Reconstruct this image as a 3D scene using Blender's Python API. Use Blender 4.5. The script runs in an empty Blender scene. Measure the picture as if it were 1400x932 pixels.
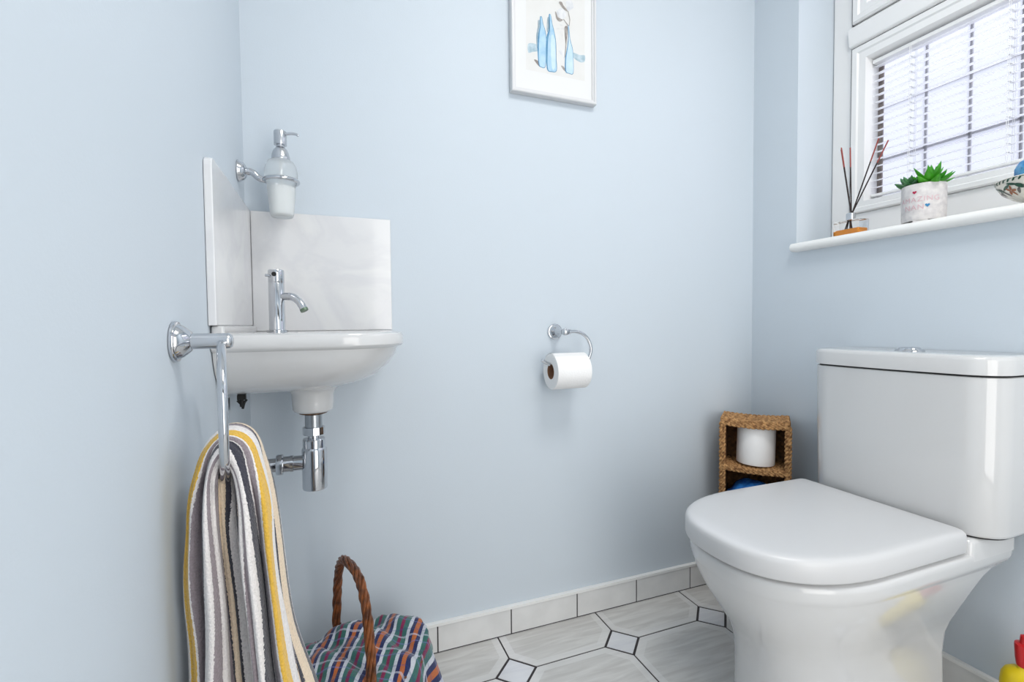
import bpy, bmesh, math, random
from mathutils import Vector, Matrix, noise
random.seed(7)
PI = math.pi
scene = bpy.context.scene
COL = scene.collection

# ------------------------------------------------------------------ camera, world, lights, exposure
W = 1.528            # room width (x of the right wall), back wall is y = 0, left wall x = 0
YF = -1.85           # front wall (behind the camera)
H = 2.36             # ceiling height
def make_camera():
    y, p, r = math.radians(20.75), math.radians(2.0), math.radians(0.55)
    F = Vector((math.sin(y)*math.cos(p), math.cos(y)*math.cos(p), -math.sin(p)))
    R0 = Vector((math.cos(y), -math.sin(y), 0)); U0 = R0.cross(F)
    R = R0*math.cos(r) - U0*math.sin(r); U = U0*math.cos(r) + R0*math.sin(r)
    cd = bpy.data.cameras.new('camera'); cd.sensor_width = 36; cd.sensor_fit = 'HORIZONTAL'
    cd.lens = 36*652/1400; cd.clip_start = 0.02
    c = bpy.data.objects.new('camera', cd); COL.objects.link(c)
    m = Matrix.Identity(4)
    for i in range(3):
        m[i][0] = R[i]; m[i][1] = U[i]; m[i][2] = -F[i]
    m[0][3], m[1][3], m[2][3] = .178, -1.238, .87
    c.matrix_world = m
    scene.camera = c
make_camera()
world = bpy.data.worlds.new('world'); scene.world = world; world.use_nodes = True
bg = world.node_tree.nodes['Background']
bg.inputs['Color'].default_value = (0.90, 0.93, 1.0, 1); bg.inputs['Strength'].default_value = 0.82
def area(name, loc, rot, sx, sy, power, color=(1, 1, 1)):
    l = bpy.data.lights.new(name, 'AREA'); l.shape = 'RECTANGLE'; l.size = sx; l.size_y = sy
    l.energy = power; l.color = color
    o = bpy.data.objects.new(name, l); COL.objects.link(o); o.location = loc; o.rotation_euler = rot
    return o
# unseen fill lamps added for brightness: one under the ceiling, one in the doorway
area('ceiling_fill', (.85, -1.15, H-.02), (0, 0, 0), .5, .5, 12.5, (1, .985, .96))
area('doorway_fill', (.82, YF-.10, .95), (math.radians(90), 0, 0), .76, 1.8, 13, (1, .985, .96))
area('outside_fill_panel', (W+.85, -.63, 2.55), (0, math.radians(48), 0), .9, 1.0, 13, (.95, .97, 1))  # unseen panel added outside to brighten the blind slats and left wall
sun_l = bpy.data.lights.new('sun', 'SUN'); sun_l.energy = 1.5; sun_l.angle = math.radians(2)
sun = bpy.data.objects.new('sun', sun_l); COL.objects.link(sun); sun.rotation_euler = Vector((-.50, .12, -.86)).to_track_quat('-Z', 'Y').to_euler()
vs = scene.view_settings
scene.display_settings.display_device = 'sRGB'
vs.view_transform = 'Standard'; vs.look = 'None'; vs.gamma = 1; vs.use_curve_mapping = False
vs.exposure = 0.2

# ------------------------------------------------------------------ helpers
def lin(c):
    return tuple(((v/12.92) if v <= .04045 else ((v+.055)/1.055)**2.4) for v in c)
def hexc(s):
    return lin(tuple(int(s[i:i+2], 16)/255 for i in (0, 2, 4)))
def mat(name, color, rough=.5, metal=0, bump=0, bscale=50, spec=.5, coat=0, var=None, vscale=8, **kw):
    m = bpy.data.materials.new(name); m.use_nodes = True
    nt = m.node_tree; b = nt.nodes['Principled BSDF']
    col = hexc(color) if isinstance(color, str) else color
    b.inputs['Base Color'].default_value = (*col, 1)
    b.inputs['Roughness'].default_value = rough; b.inputs['Metallic'].default_value = metal
    b.inputs['Specular IOR Level'].default_value = spec
    if coat:
        b.inputs['Coat Weight'].default_value = coat; b.inputs['Coat Roughness'].default_value = .04
    for k, v in kw.items(): b.inputs[k].default_value = v
    tc = nt.nodes.new('ShaderNodeTexCoord')
    if bump:
        n = nt.nodes.new('ShaderNodeTexNoise'); n.inputs['Scale'].default_value = bscale; n.inputs['Detail'].default_value = 4
        nt.links.new(tc.outputs['Object'], n.inputs['Vector'])
        bp = nt.nodes.new('ShaderNodeBump'); bp.inputs['Strength'].default_value = bump; bp.inputs['Distance'].default_value = .002
        nt.links.new(n.outputs['Fac'], bp.inputs['Height']); nt.links.new(bp.outputs['Normal'], b.inputs['Normal'])
    if var:
        n = nt.nodes.new('ShaderNodeTexNoise'); n.inputs['Scale'].default_value = vscale; n.inputs['Detail'].default_value = 5
        nt.links.new(tc.outputs['Object'], n.inputs['Vector'])
        r = nt.nodes.new('ShaderNodeValToRGB')
        r.color_ramp.elements[0].position = .35; r.color_ramp.elements[1].position = .65
        r.color_ramp.elements[0].color = (*col, 1); r.color_ramp.elements[1].color = (*hexc(var), 1)
        nt.links.new(n.outputs['Fac'], r.inputs['Fac']); nt.links.new(r.outputs['Color'], b.inputs['Base Color'])
    return m

def origin_of(o):
    v = Vector((0, 0, 0))
    while o is not None:
        v += o.location; o = o.parent
    return v
def obj(name, bm, m, parent=None, smooth=True, angle=38, recalc=True):
    """link a bmesh given in world coordinates as one mesh object"""
    if recalc: bmesh.ops.recalc_face_normals(bm, faces=bm.faces[:])
    me = bpy.data.meshes.new(name); 
    if parent is not None: bmesh.ops.translate(bm, verts=bm.verts[:], vec=-origin_of(parent))
    bm.to_mesh(me); bm.free()
    for mm in (m if isinstance(m, (list, tuple)) else [m]): me.materials.append(mm)
    if smooth:
        me.polygons.foreach_set('use_smooth', [True]*len(me.polygons))
        me.set_sharp_from_angle(angle=math.radians(angle))
    o = bpy.data.objects.new(name, me); COL.objects.link(o)
    if parent is not None: o.parent = parent
    return o
def tag(o, label=None, cat=None, group=None, kind=None):
    if label: o['label'] = label
    if cat: o['category'] = cat
    if group: o['group'] = group
    if kind: o['kind'] = kind
    return o
def thing(name, loc, label, cat, group=None):
    o = bpy.data.objects.new(name, None); COL.objects.link(o); o.location = loc
    o.empty_display_size = .05
    return tag(o, label, cat, group)
def struct(name, bm, m, parent=None, **k):
    o = obj(name, bm, m, parent, **k)
    o['kind'] = 'structure'
    return o
def bevel(o, w=.003, seg=2, angle=30):
    md = o.modifiers.new('bevel', 'BEVEL'); md.width = w; md.segments = seg; md.limit_method = 'ANGLE'; md.angle_limit = math.radians(angle)
    return o
def B(): return bmesh.new()
def box(bm, x0, x1, y0, y1, z0, z1, mi=0, rot=None):
    vs_ = [Vector((x, y, z)) for x in (x0, x1) for y in (y0, y1) for z in (z0, z1)]
    if rot is not None: vs_ = [rot @ v for v in vs_]
    v = [bm.verts.new(c) for c in vs_]
    for f in ((0,1,3,2),(4,6,7,5),(0,4,5,1),(2,3,7,6),(0,2,6,4),(1,5,7,3)):
        fc = bm.faces.new([v[i] for i in f]); fc.material_index = mi
def loft(bm, rings, cap0=True, cap1=True, mi=0, closed=True, uv=None):
    R = [[bm.verts.new(p) for p in r] for r in rings]
    n = len(R[0]); fs = []
    for a, b in zip(R, R[1:]):
        for i in range(n if closed else n-1):
            j = (i+1) % n
            f = bm.faces.new((a[i], a[j], b[j], b[i])); f.material_index = mi; fs.append(f)
    if cap0 and closed:
        f = bm.faces.new(list(reversed(R[0]))); f.material_index = mi
    if cap1 and closed:
        f = bm.faces.new(R[-1]); f.material_index = mi
    return R
def lathe(bm, prof, c, axis='Z', seg=40, mi=0, cap=True):
    """prof: list of (radius, height) along axis from point c"""
    c = Vector(c); rings = []
    for r, h in prof:
        ring = []
        for k in range(seg):
            a = 2*PI*k/seg; p, q = r*math.cos(a), r*math.sin(a)
            if axis == 'Z': d = Vector((p, q, h))
            elif axis == 'X': d = Vector((h, p, q))
            elif axis == '-Y': d = Vector((p, -h, q))
            elif axis == '-Z': d = Vector((p, q, -h))
            else: d = axis @ Vector((p, q, h))
            ring.append(c+d)
        rings.append(ring)
    loft(bm, rings, cap, cap, mi)
def smooth_path(pts, n=8):
    P = [Vector(p) for p in pts]; out = []
    for i in range(len(P)-1):
        p0 = P[max(i-1, 0)]; p1 = P[i]; p2 = P[i+1]; p3 = P[min(i+2, len(P)-1)]
        for k in range(n):
            t = k/n
            out.append(.5*((2*p1)+(-p0+p2)*t+(2*p0-5*p1+4*p2-p3)*t*t+(-p0+3*p1-3*p2+p3)*t**3))
    out.append(P[-1]); return out
def frames(P, closed=False):
    T = []
    n = len(P)
    for i in range(n):
        a = P[(i-1) % n] if (closed or i > 0) else P[i]; b = P[(i+1) % n] if (closed or i < n-1) else P[i]
        T.append((b-a).normalized())
    up = Vector((0, 0, 1)) if abs(T[0].z) < .9 else Vector((0, 1, 0))
    N = (up - T[0]*up.dot(T[0])).normalized(); out = []
    for i in range(n):
        N = (N - T[i]*N.dot(T[i])).normalized(); out.append((T[i], N, T[i].cross(N)))
    return out
def tube(bm, pts, r, seg=12, mi=0, closed=False, cap=True):
    P = [Vector(p) for p in pts]; fr = frames(P, closed); rings = []
    for i, p in enumerate(P):
        rr = r(i/(len(P)-1)) if callable(r) else r
        _, N, Bn = fr[i]
        rings.append([p + (N*math.cos(2*PI*k/seg) + Bn*math.sin(2*PI*k/seg))*rr for k in range(seg)])
    if closed: rings.append(rings[0]); 
    if closed:
        R = [[bm.verts.new(p) for p in q] for q in rings[:-1]]
        for i in range(len(R)):
            a, b = R[i], R[(i+1) % len(R)]
            for k in range(seg):
                j = (k+1) % seg; f = bm.faces.new((a[k], a[j], b[j], b[k])); f.material_index = mi
    else: loft(bm, rings, cap, cap, mi)
def rope(bm, pts, R, r, strands=3, turns=10, seg=6, closed=False, mi=0, jit=0):
    P = [Vector(p) for p in pts]; fr = frames(P, closed); n = len(P)
    for s in range(strands):
        q = []
        for i, p in enumerate(P):
            a = 2*PI*(s/strands + turns*i/(n if closed else n-1)); _, N, Bn = fr[i]
            rr = R*(1+jit*noise.noise(Vector((i*.35, s*7.1, R*900))))
            q.append(p + (N*math.cos(a)+Bn*math.sin(a))*rr)
        tube(bm, q, r, seg, mi, closed)

# ------------------------------------------------------------------ materials
def wall_material():
    m = mat('wall_paint', hexc('CDD6DE'), rough=.5, spec=.3)
    nt = m.node_tree; b = nt.nodes['Principled BSDF']; tc = nt.nodes['Texture Coordinate']
    n = nt.nodes.new('ShaderNodeTexNoise'); n.inputs['Scale'].default_value = 260; n.inputs['Detail'].default_value = 3
    n2 = nt.nodes.new('ShaderNodeTexNoise'); n2.inputs['Scale'].default_value = 3.0; n2.inputs['Detail'].default_value = 2
    ad = nt.nodes.new('ShaderNodeMath'); ad.operation = 'MULTIPLY_ADD'; ad.inputs[1].default_value = .05
    bp = nt.nodes.new('ShaderNodeBump'); bp.inputs['Strength'].default_value = .5; bp.inputs['Distance'].default_value = .006
    nt.links.new(tc.outputs['Object'], n.inputs['Vector']); nt.links.new(tc.outputs['Object'], n2.inputs['Vector'])
    nt.links.new(n.outputs['Fac'], ad.inputs[0]); nt.links.new(n2.outputs['Fac'], ad.inputs[2])
    nt.links.new(ad.outputs[0], bp.inputs['Height']); nt.links.new(bp.outputs['Normal'], b.inputs['Normal'])
    return m
M = {}
M['wall'] = wall_material()
M['white'] = mat('white_paint', 'F0F0EE', rough=.4, bump=.05, bscale=120)
M['ceiling'] = mat('ceiling_paint', 'F2F2F0', rough=.8)
M['upvc'] = mat('white_frame_plastic', 'ECECEC', rough=.28, bump=.03, bscale=30)
M['seal'] = mat('dark_seal', '55565A', rough=.6)
M['ceramic'] = mat('white_ceramic', 'D2D2D2', rough=.12, coat=.5, bump=.015, bscale=14)
M['lidplastic'] = mat('white_seat_plastic', 'CFCFD0', rough=.3)
M['gap'] = mat('painted_gap_shade', '2A2A2B', rough=.8)  # near-black colour that paints the shade in thin toilet joints
M['chrome'] = mat('chrome', (.60, .61, .635), rough=.07, metal=1)
M['satin'] = mat('satin_chrome', (.60, .61, .635), rough=.22, metal=1)
M['brass'] = mat('tarnished_washer', '6A4A2C', rough=.5, bump=.3, bscale=200, var='3A2C20', vscale=160)
M['grout'] = mat('dark_grout', '3B3638', rough=.9, bump=.3, bscale=300)
M['skirt_tile'] = mat('skirting_tile_glaze', 'E4E4E3', rough=.22, var='DADAD9', vscale=14)
M['black'] = mat('black_rubber', '121212', rough=.7)
def marble():
    m = mat('pale_marble', 'E2E2E2', rough=.12, coat=.3)
    nt = m.node_tree; b = nt.nodes['Principled BSDF']; tc = nt.nodes['Texture Coordinate']
    mp = nt.nodes.new('ShaderNodeMapping'); mp.inputs['Rotation'].default_value = (0, .5, 0); mp.inputs['Scale'].default_value = (2.2, 2.2, 3.2)
    n = nt.nodes.new('ShaderNodeTexNoise'); n.inputs['Scale'].default_value = 1.6; n.inputs['Detail'].default_value = 9; n.inputs['Distortion'].default_value = 1.1
    r = nt.nodes.new('ShaderNodeValToRGB'); e = r.color_ramp.elements
    e[0].position = .40; e[0].color = (*hexc('E1E1E2'), 1); e[1].position = .56; e[1].color = (*hexc('E4E4E4'), 1)
    x = e.new(.475); x.color = (*hexc('DCDCDE'), 1)
    nt.links.new(tc.outputs['Object'], mp.inputs['Vector']); nt.links.new(mp.outputs['Vector'], n.inputs['Vector'])
    nt.links.new(n.outputs['Fac'], r.inputs['Fac']); nt.links.new(r.outputs['Color'], b.inputs['Base Color'])
    return m
M['marble'] = marble()
def tile_material(name, a, b_, sc=(3, 26, 1), rough=.3):
    m = mat(name, a, rough=rough)
    nt = m.node_tree; b = nt.nodes['Principled BSDF']; tc = nt.nodes['Texture Coordinate']
    mp = nt.nodes.new('ShaderNodeMapping'); mp.inputs['Scale'].default_value = sc; mp.inputs['Rotation'].default_value = (0, 0, .35)
    n = nt.nodes.new('ShaderNodeTexNoise'); n.inputs['Scale'].default_value = 2.2; n.inputs['Detail'].default_value = 7; n.inputs['Distortion'].default_value = .7
    r = nt.nodes.new('ShaderNodeValToRGB'); e = r.color_ramp.elements
    e[0].position = .36; e[0].color = (*hexc(a), 1); e[1].position = .64; e[1].color = (*hexc(b_), 1)
    nt.links.new(tc.outputs['Object'], mp.inputs['Vector']); nt.links.new(mp.outputs['Vector'], n.inputs['Vector'])
    nt.links.new(n.outputs['Fac'], r.inputs['Fac']); nt.links.new(r.outputs['Color'], b.inputs['Base Color'])
    return m
M['tile'] = tile_material('floor_tile_mottled', 'D6D5D2', 'C3C1BE')
M['tile_edge'] = tile_material('floor_tile_border', 'DCDBD9', 'D2D1CF')
M['tile_small'] = tile_material('small_insert_tile', 'DDDEE0', 'D3D4D8')

# ------------------------------------------------------------------ room shell
bm = B()
Tt = .31; X0, Y0 = .5935, -.151; g = .0022; hd = .0515
def prism(bm, pts, z0, z1, mi):
    lo = [bm.verts.new((p[0], p[1], z0)) for p in pts]; hi = [bm.verts.new((p[0], p[1], z1)) for p in pts]
    n = len(pts); bm.faces.new(hi).material_index = mi
    for i in range(n):
        j = (i+1) % n; bm.faces.new((lo[i], lo[j], hi[j], hi[i])).material_index = mi
def octagon(cx, cy, s):
    a = Tt/2 - g - s; c = hd + g*.9 - s*.42
    return [(cx-a+c, cy-a), (cx+a-c, cy-a), (cx+a, cy-a+c), (cx+a, cy+a-c), (cx+a-c, cy+a), (cx-a+c, cy+a), (cx-a, cy+a-c), (cx-a, cy-a+c)]
for i in range(-3, 5):
    for j in range(-1, 8):
        cx, cy = X0+Tt*i, Y0-Tt*j
        k = hd-g*1.3
        prism(bm, [(cx-k, cy), (cx, cy-k), (cx+k, cy), (cx, cy+k)], -.002, .0, 2)
        ox, oy = cx+Tt/2, cy+Tt/2
        o1 = octagon(ox, oy, 0); o2 = octagon(ox, oy, .019)
        lo = [bm.verts.new((*p, -.002)) for p in o1]; hi = [bm.verts.new((*p, 0)) for p in o1]
        inn = [bm.verts.new((*p, 0)) for p in o2]
        bm.faces.new(inn).material_index = 0
        for q in range(8):
            w = (q+1) % 8
            bm.faces.new((lo[q], lo[w], hi[w], hi[q])).material_index = 1
            bm.faces.new((hi[q], hi[w], inn[w], inn[q])).material_index = 1
for co, no in (((0, 0, 0), (-1, 0, 0)), ((W, 0, 0), (1, 0, 0)), ((0, 0, 0), (0, 1, 0)), ((0, YF, 0), (0, -1, 0))):
    bmesh.ops.bisect_plane(bm, geom=bm.verts[:]+bm.edges[:]+bm.faces[:], plane_co=co, plane_no=no, clear_outer=True)
box(bm, 0, W, YF, 0, -.10, -.0013, 3)
struct('floor', bm, [M['tile'], M['tile_edge'], M['tile_small'], M['grout']], smooth=False)
bm = B(); box(bm, -.12, W+.25, YF-.12, .12, H, H+.1); struct('ceiling', bm, M['ceiling'], smooth=False)
bm = B(); box(bm, -.12, 0, YF-.12, .12, -.1, H); struct('wall_left', bm, M['wall'], smooth=False)
bm = B(); box(bm, 0, W, 0, .12, -.1, H); struct('wall_back', bm, M['wall'], smooth=False)
OY0, OY1, OZ0, OZ1 = -1.10, -.163, 1.084, 2.08      # window opening
bm = B()
box(bm, W, W+.25, YF-.12, .12, -.1, OZ0); box(bm, W, W+.25, YF-.12, .12, OZ1, H)
box(bm, W, W+.25, YF-.12, OY0, OZ0, OZ1); box(bm, W, W+.25, OY1, .12, OZ0, OZ1)
struct('wall_right', bm, M['wall'], smooth=False)
DX0, DX1, DZ = .42, 1.22, 2.02
bm = B()
box(bm, 0, DX0, YF-.12, YF, -.1, H); box(bm, DX1, W, YF-.12, YF, -.1, H); box(bm, DX0, DX1, YF-.12, YF, DZ, H)
struct('wall_front', bm, M['wall'], smooth=False)
bm = B()
box(bm, DX0-.06, DX0, YF-.13, YF+.015, 0, DZ+.06); box(bm, DX1, DX1+.06, YF-.13, YF+.015, 0, DZ+.06)
box(bm, DX0, DX1, YF-.13, YF+.015, DZ, DZ+.06)
bevel(struct('trim_1', bm, M['white'], smooth=False))
bm = B(); box(bm, DX0, DX1, YF-.12, YF, -.1, 0); struct('trim_2', bm, M['tile'], smooth=False)

M['hall'] = mat('hall_paint', 'A7A29A', rough=.8); M['hallfloor'] = mat('hall_floor_wood', '6B4B33', rough=.5, var='4E3524', vscale=12)
bm = B(); box(bm, -.6, W+.4, YF-1.3, YF-1.2, -.1, H); box(bm, -.7, -.6, YF-1.3, YF-.12, -.1, H); box(bm, W+.4, W+.5, YF-1.3, YF-.12, -.1, H)
struct('wall_hall', bm, M['hall'], smooth=False)
bm = B(); box(bm, -.7, W+.5, YF-1.3, YF-.12, -.2, -.1); struct('floor_hall', bm, M['hallfloor'], smooth=False)
bm = B(); box(bm, -.7, W+.5, YF-1.3, YF-.12, H, H+.1); struct('ceiling_hall', bm, M['hall'], smooth=False)

# tiled skirting along the back and the right wall
def skirting(name, back=True):
    bm = B(); p = .2083
    if back:
        box(bm, .0, W, -.0085, -.0005, 0, .0735, 1)
        k = .425-p*3
        while k < W:
            a, b = max(k+.0019, .001), min(k+p-.0019, W-.001)
            if b-a > .004: box(bm, a, b, -.010, -.0012, .0035, .0728, 0)
            k += p
        box(bm, 0, W, -.0125, -.0005, .0737, .0815, 2)
    else:
        box(bm, W-.0085, W-.0005, YF, -.0125, 0, .0735, 1)
        k = -.0125-.128
        e = -.0125
        while e > YF:
            a, b = max(k+.0019, YF), e-.0019
            box(bm, W-.010, W-.0012, a, b, .0035, .0728, 0)
            e = k; k -= p
        box(bm, W-.0125, W-.0005, YF, -.0125, .0737, .0815, 2)
    return struct(name, bm, [M['skirt_tile'], M['grout'], M['white']], smooth=False)
skirting('baseboard_back'); skirting('baseboard_right', False)

# ------------------------------------------------------------------ window
WX = W+.15
win = bpy.data.objects.new('window_1', None); COL.objects.link(win); win.location = (WX, -.63, OZ0); win['kind'] = 'structure'
YR = OY0+.002; YL = OY1-.002
def ring_frame(bm, y0, y1, z0, z1, w0, w1, wz0, wz1, x0, x1):
    """rectangular frame with outer bounds y0..y1, z0..z1 and member widths"""
    box(bm, x0, x1, y0, y1, z0, z0+wz0); box(bm, x0, x1, y0, y1, z1-wz1, z1)
    box(bm, x0, x1, y0, y0+w0, z0+wz0, z1-wz1); box(bm, x0, x1, y1-w1, y1, z0+wz0, z1-wz1)
def picture_ring(bm, y0, y1, z0, z1, prof):
    """mitred frame: prof is a list of (inset from the outer edge, x), swept round the rectangle"""
    rings = []
    for ins, x in prof:
        rings.append([Vector((x, y0+ins, z0+ins)), Vector((x, y1-ins, z0+ins)), Vector((x, y1-ins, z1-ins)), Vector((x, y0+ins, z1-ins))])
    R = [[bm.verts.new(p) for p in r] for r in rings]
    n = len(R)
    for a in range(n):
        b = (a+1) % n
        for i in range(4):
            j = (i+1) % 4; bm.faces.new((R[a][i], R[a][j], R[b][j], R[b][i]))
bm = B()
box(bm, WX, WX+.065, YL-.058, YL, OZ0+.026, OZ1-.002)           # left jamb
box(bm, WX, WX+.065, YR, YR+.058, OZ0+.026, OZ1-.002)           # right jamb
box(bm, WX, WX+.065, YR+.058, YL-.058, OZ0+.026, 1.196)         # bottom
box(bm, WX, WX+.065, YR+.058, YL-.058, OZ1-.06, OZ1-.002)       # top
o = struct('window_frame', bm, M['upvc'], win, smooth=False); bevel(o, .004)
bm = B()
# transom with a chamfered bead that dies into the jamb with a point
z0, z1 = 1.694, 1.762
pts = [(WX-.012, z0+.004), (WX-.012, z1-.012), (WX+.002, z1), (WX+.06, z1), (WX+.06, z0), (WX, z0)]
def yend(z): return YL-.058+.022*(1-abs((z-(z0+z1)/2))/((z1-z0)/2))
loft(bm, [[Vector((x, YR+.05, z)) for x, z in pts], [Vector((x, yend(z), z)) for x, z in pts]])
o = struct('window_transom', bm, M['upvc'], win, smooth=False); bevel(o, .003)
SY1 = YL-.061; SY0 = YR+.061
def sash(y0, y1, z0, z1, zi0):
    bm = B()
    # (inset, x): outer lip, slope, flat face, bead down to the glass
    prof = [(0, WX+.050), (0, WX-.004), (.004, WX-.010), (.018, WX-.010), (.022, WX-.006), (.041, WX-.006), (.047, WX+.012), (.049, WX+.050)]
    rings = []
    for ins, x in prof:
        e = ins*zi0 
        rings.append([Vector((x, y0+ins, z0+e)), Vector((x, y1-ins, z0+e)), Vector((x, y1-ins, z1-ins)), Vector((x, y0+ins, z1-ins))])
    R = [[bm.verts.new(p) for p in r] for r in rings]
    for a in range(len(R)):
        b = (a+1) % len(R)
        for i in range(4):
            j = (i+1) % 4; bm.faces.new((R[a][i], R[a][j], R[b][j], R[b][i]))
    return bm
o = struct('window_sash', sash(SY0, SY1, 1.196, 1.691, .78), M['upvc'], win, smooth=True, angle=20)
o = struct('window_sash', sash(SY0, SY1, 1.765, OZ1-.064, 1), M['upvc'], win, smooth=True, angle=20)
bm = B()                                                         # dark weather seal lines between frame and sash
for (a_, b_) in ((1.194, 1.694), (1.763, OZ1-.06)):
    box(bm, WX-.0006, WX+.004, SY0-.0038, SY0+.001, a_, b_); box(bm, WX-.0006, WX+.004, SY1-.001, SY1+.0038, a_, b_)
box(bm, WX-.0006, WX+.004, SY0, SY1, 1.6905, 1.6945)
struct('weather_seal', bm, M['seal'], win, smooth=False)
def pane_material():
    m = bpy.data.materials.new('obscured_glass'); m.use_nodes = True; nt = m.node_tree; nt.nodes.clear()
    out = nt.nodes.new('ShaderNodeOutputMaterial'); mx = nt.nodes.new('ShaderNodeMixShader')
    tr = nt.nodes.new('ShaderNodeBsdfTranslucent'); tp = nt.nodes.new('ShaderNodeBsdfTransparent')
    gl = nt.nodes.new('ShaderNodeBsdfGlossy'); mx2 = nt.nodes.new('ShaderNodeMixShader')
    tr.inputs['Color'].default_value = (.9, .92, .97, 1); tp.inputs['Color'].default_value = (.93, .94, 1, 1)
    gl.inputs['Roughness'].default_value = .15
    mx.inputs['Fac'].default_value = .72; mx2.inputs['Fac'].default_value = .05
    nt.links.new(tr.outputs[0], mx.inputs[1]); nt.links.new(tp.outputs[0], mx.inputs[2])
    nt.links.new(mx.outputs[0], mx2.inputs[1]); nt.links.new(gl.outputs[0], mx2.inputs[2])
    nt.links.new(mx2.outputs[0], out.inputs['Surface'])
    return m
M['pane'] = pane_material()
for za, zb in ((1.23, 1.645), (1.81, OZ1-.11)):
    bm = B(); box(bm, WX+.046, WX+.050, SY0+.045, SY1-.045, za, zb); struct('glass', bm, M['pane'], win, smooth=False)
M['lead'] = mat('lead_strip', '6B6260', rough=.5, var='8A8078', vscale=90)
bm = B()
gy = [-.393-.0985*k for k in range(-0, 6)]
for y in gy: box(bm, WX+.0505, WX+.0535, y-.003, y+.003, 1.23, 1.645)
for z in (1.504, 1.350): box(bm, WX+.0505, WX+.0535, SY0+.05, SY1-.05, z-.003, z+.003)
box(bm, WX+.040, WX+.0455, SY1-.062, SY1-.050, 1.235, 1.64)      # dark spacer beside the glass edge
struct('leaded_grid', bm, M['lead'], win, smooth=False)
bm = B()                                                         # sill board with a rounded nose
prof = []
zt, zb = 1.109, 1.084
for k in range(9):
    a = PI/2+PI*k/8; prof.append((W-.018+.0125*math.cos(a), (zt+zb)/2+.0125*math.sin(a)))
prof = [(WX+.01, zt)] + prof + [(WX+.01, zb)]
loft(bm, [[Vector((x, YR, z)) for x, z in prof], [Vector((x, YL+.001, z)) for x, z in prof]])
o = struct('window_sill', bm, M['white'], win, angle=50)

# venetian blind in front of the glass
blind = thing('venetian_blind', (WX+.02, -.63, 1.245), 'white slatted venetian blind hanging inside the window sash', 'blind')
M['slat'] = mat('white_blind_slat', 'F4F4F6', rough=.35)
b = M['slat'].node_tree.nodes['Principled BSDF']
b.inputs['Transmission Weight'].default_value = 0
def translucent(m, fac, col):
    nt = m.node_tree; out = nt.nodes['Material Output']; b = nt.nodes['Principled BSDF']
    t = nt.nodes.new('ShaderNodeBsdfTranslucent'); t.inputs['Color'].default_value = (*col, 1)
    mx = nt.nodes.new('ShaderNodeMixShader'); mx.inputs['Fac'].default_value = fac
    nt.links.new(b.outputs[0], mx.inputs[1]); nt.links.new(t.outputs[0], mx.inputs[2]); nt.links.new(mx.outputs[0], out.inputs['Surface'])
translucent(M['slat'], .6, (.97, .97, .98))
bm = B(); bz0, bz1, pitch = 1.2445, 1.632, .0207
n = int((bz1-bz0)/pitch)
sx0, sx1 = WX+.0095, WX+.0335
for k in range(1, n+1):
    zc = bz0+pitch*k
    top, bot = [], []
    for q in range(5):
        u = q/4-.5; x = WX+.0215+u*.0235; z = zc+u*.0035+.0016*(1-4*u*u)
        top.append((x, z+.0004)); bot.append((x, z-.0004))
    pr = top+bot[::-1]
    loft(bm, [[Vector((x, SY0+.056, z)) for x, z in pr], [Vector((x, SY1-.051, z)) for x, z in pr]])
obj('slats', bm, M['slat'], blind, angle=40)
bm = B(); box(bm, WX+.012, WX+.032, SY0+.056, SY1-.050, 1.238, 1.2455); bevel(obj('bottom_rail', bm, M['upvc'], blind, smooth=False), .002)
bm = B(); box(bm, WX+.010, WX+.034, SY0+.056, SY1-.050, 1.626, 1.637); bevel(obj('head_rail', bm, M['upvc'], blind, smooth=False), .002)
for y in (-.376, -.583, -.79):
    bm = B()
    for x in (WX+.0085, WX+.0345):
        for dy in (-.0018, .0018):
            tube(bm, [(x, y+dy, 1.24), (x, y+dy, 1.63)], .0006, 5)
    for k in range(1, n+1):
        box(bm, WX+.0085, WX+.0345, y-.0022, y+.0022, bz0+pitch*k+.0022, bz0+pitch*k+.0028)
    obj('ladder_cord', bm, M['upvc'], blind)

# ------------------------------------------------------------------ toilet
TC = -.512
def dshape(xf, xb, w, a, e=2.35, n=40, rb=.02):
    """D outline, round end towards -x, straight back at xb; returns (x, y) list"""
    pts = []
    for k in range(n+1):
        t = PI/2 + PI*k/n
        c, s = math.cos(t), math.sin(t)
        pts.append((xf+a + a*math.copysign(abs(c)**(2/e), c), TC + w*math.copysign(abs(s)**(2/e), s)))
    for k in range(6):
        t = -PI/2 + PI/2*k/5; pts.append((xb-rb+rb*math.cos(t), TC-w+rb+rb*math.sin(t)))
    for k in range(6):
        t = PI/2*k/5; pts.append((xb-rb+rb*math.cos(t), TC+w-rb+rb*math.sin(t)))
    return pts
toilet = thing('toilet', (1.2, TC, 0), 'white close coupled toilet with closed D shaped lid against right wall', 'toilet')
bm = B()
sl = [  # z, xf, xb, w, a
    (.000, .985, 1.405, .118, .16), (.012, .978, 1.412, .123, .16), (.08, .982, 1.405, .119, .16), (.16, .980, 1.402, .118, .16),
    (.205, .970, 1.404, .121, .17), (.235, .954, 1.405, .130, .19), (.265, .934, 1.407, .142, .21), (.295, .914, 1.409, .154, .22),
    (.325, .897, 1.415, .165, .23), (.350, .886, 1.428, .173, .235), (.364, .882, 1.450, .1765, .24), (.3695, .880, 1.490, .178, .24), (.3725, .879, 1.502, .1795, .24), (.380, .878, 1.507, .181, .24), (.392, .877, 1.507, .182, .24), (.400, .877, 1.507, .182, .24), (.4045, .882, 1.505, .179, .24)]
loft(bm, [[Vector((x, y, z)) for x, y in dshape(xf, xb, w, a)] for z, xf, xb, w, a in sl])
pan = obj('pan', bm, M['ceramic'], toilet, angle=60)
bm = B()                                                         # raised deck that carries the cistern
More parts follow.
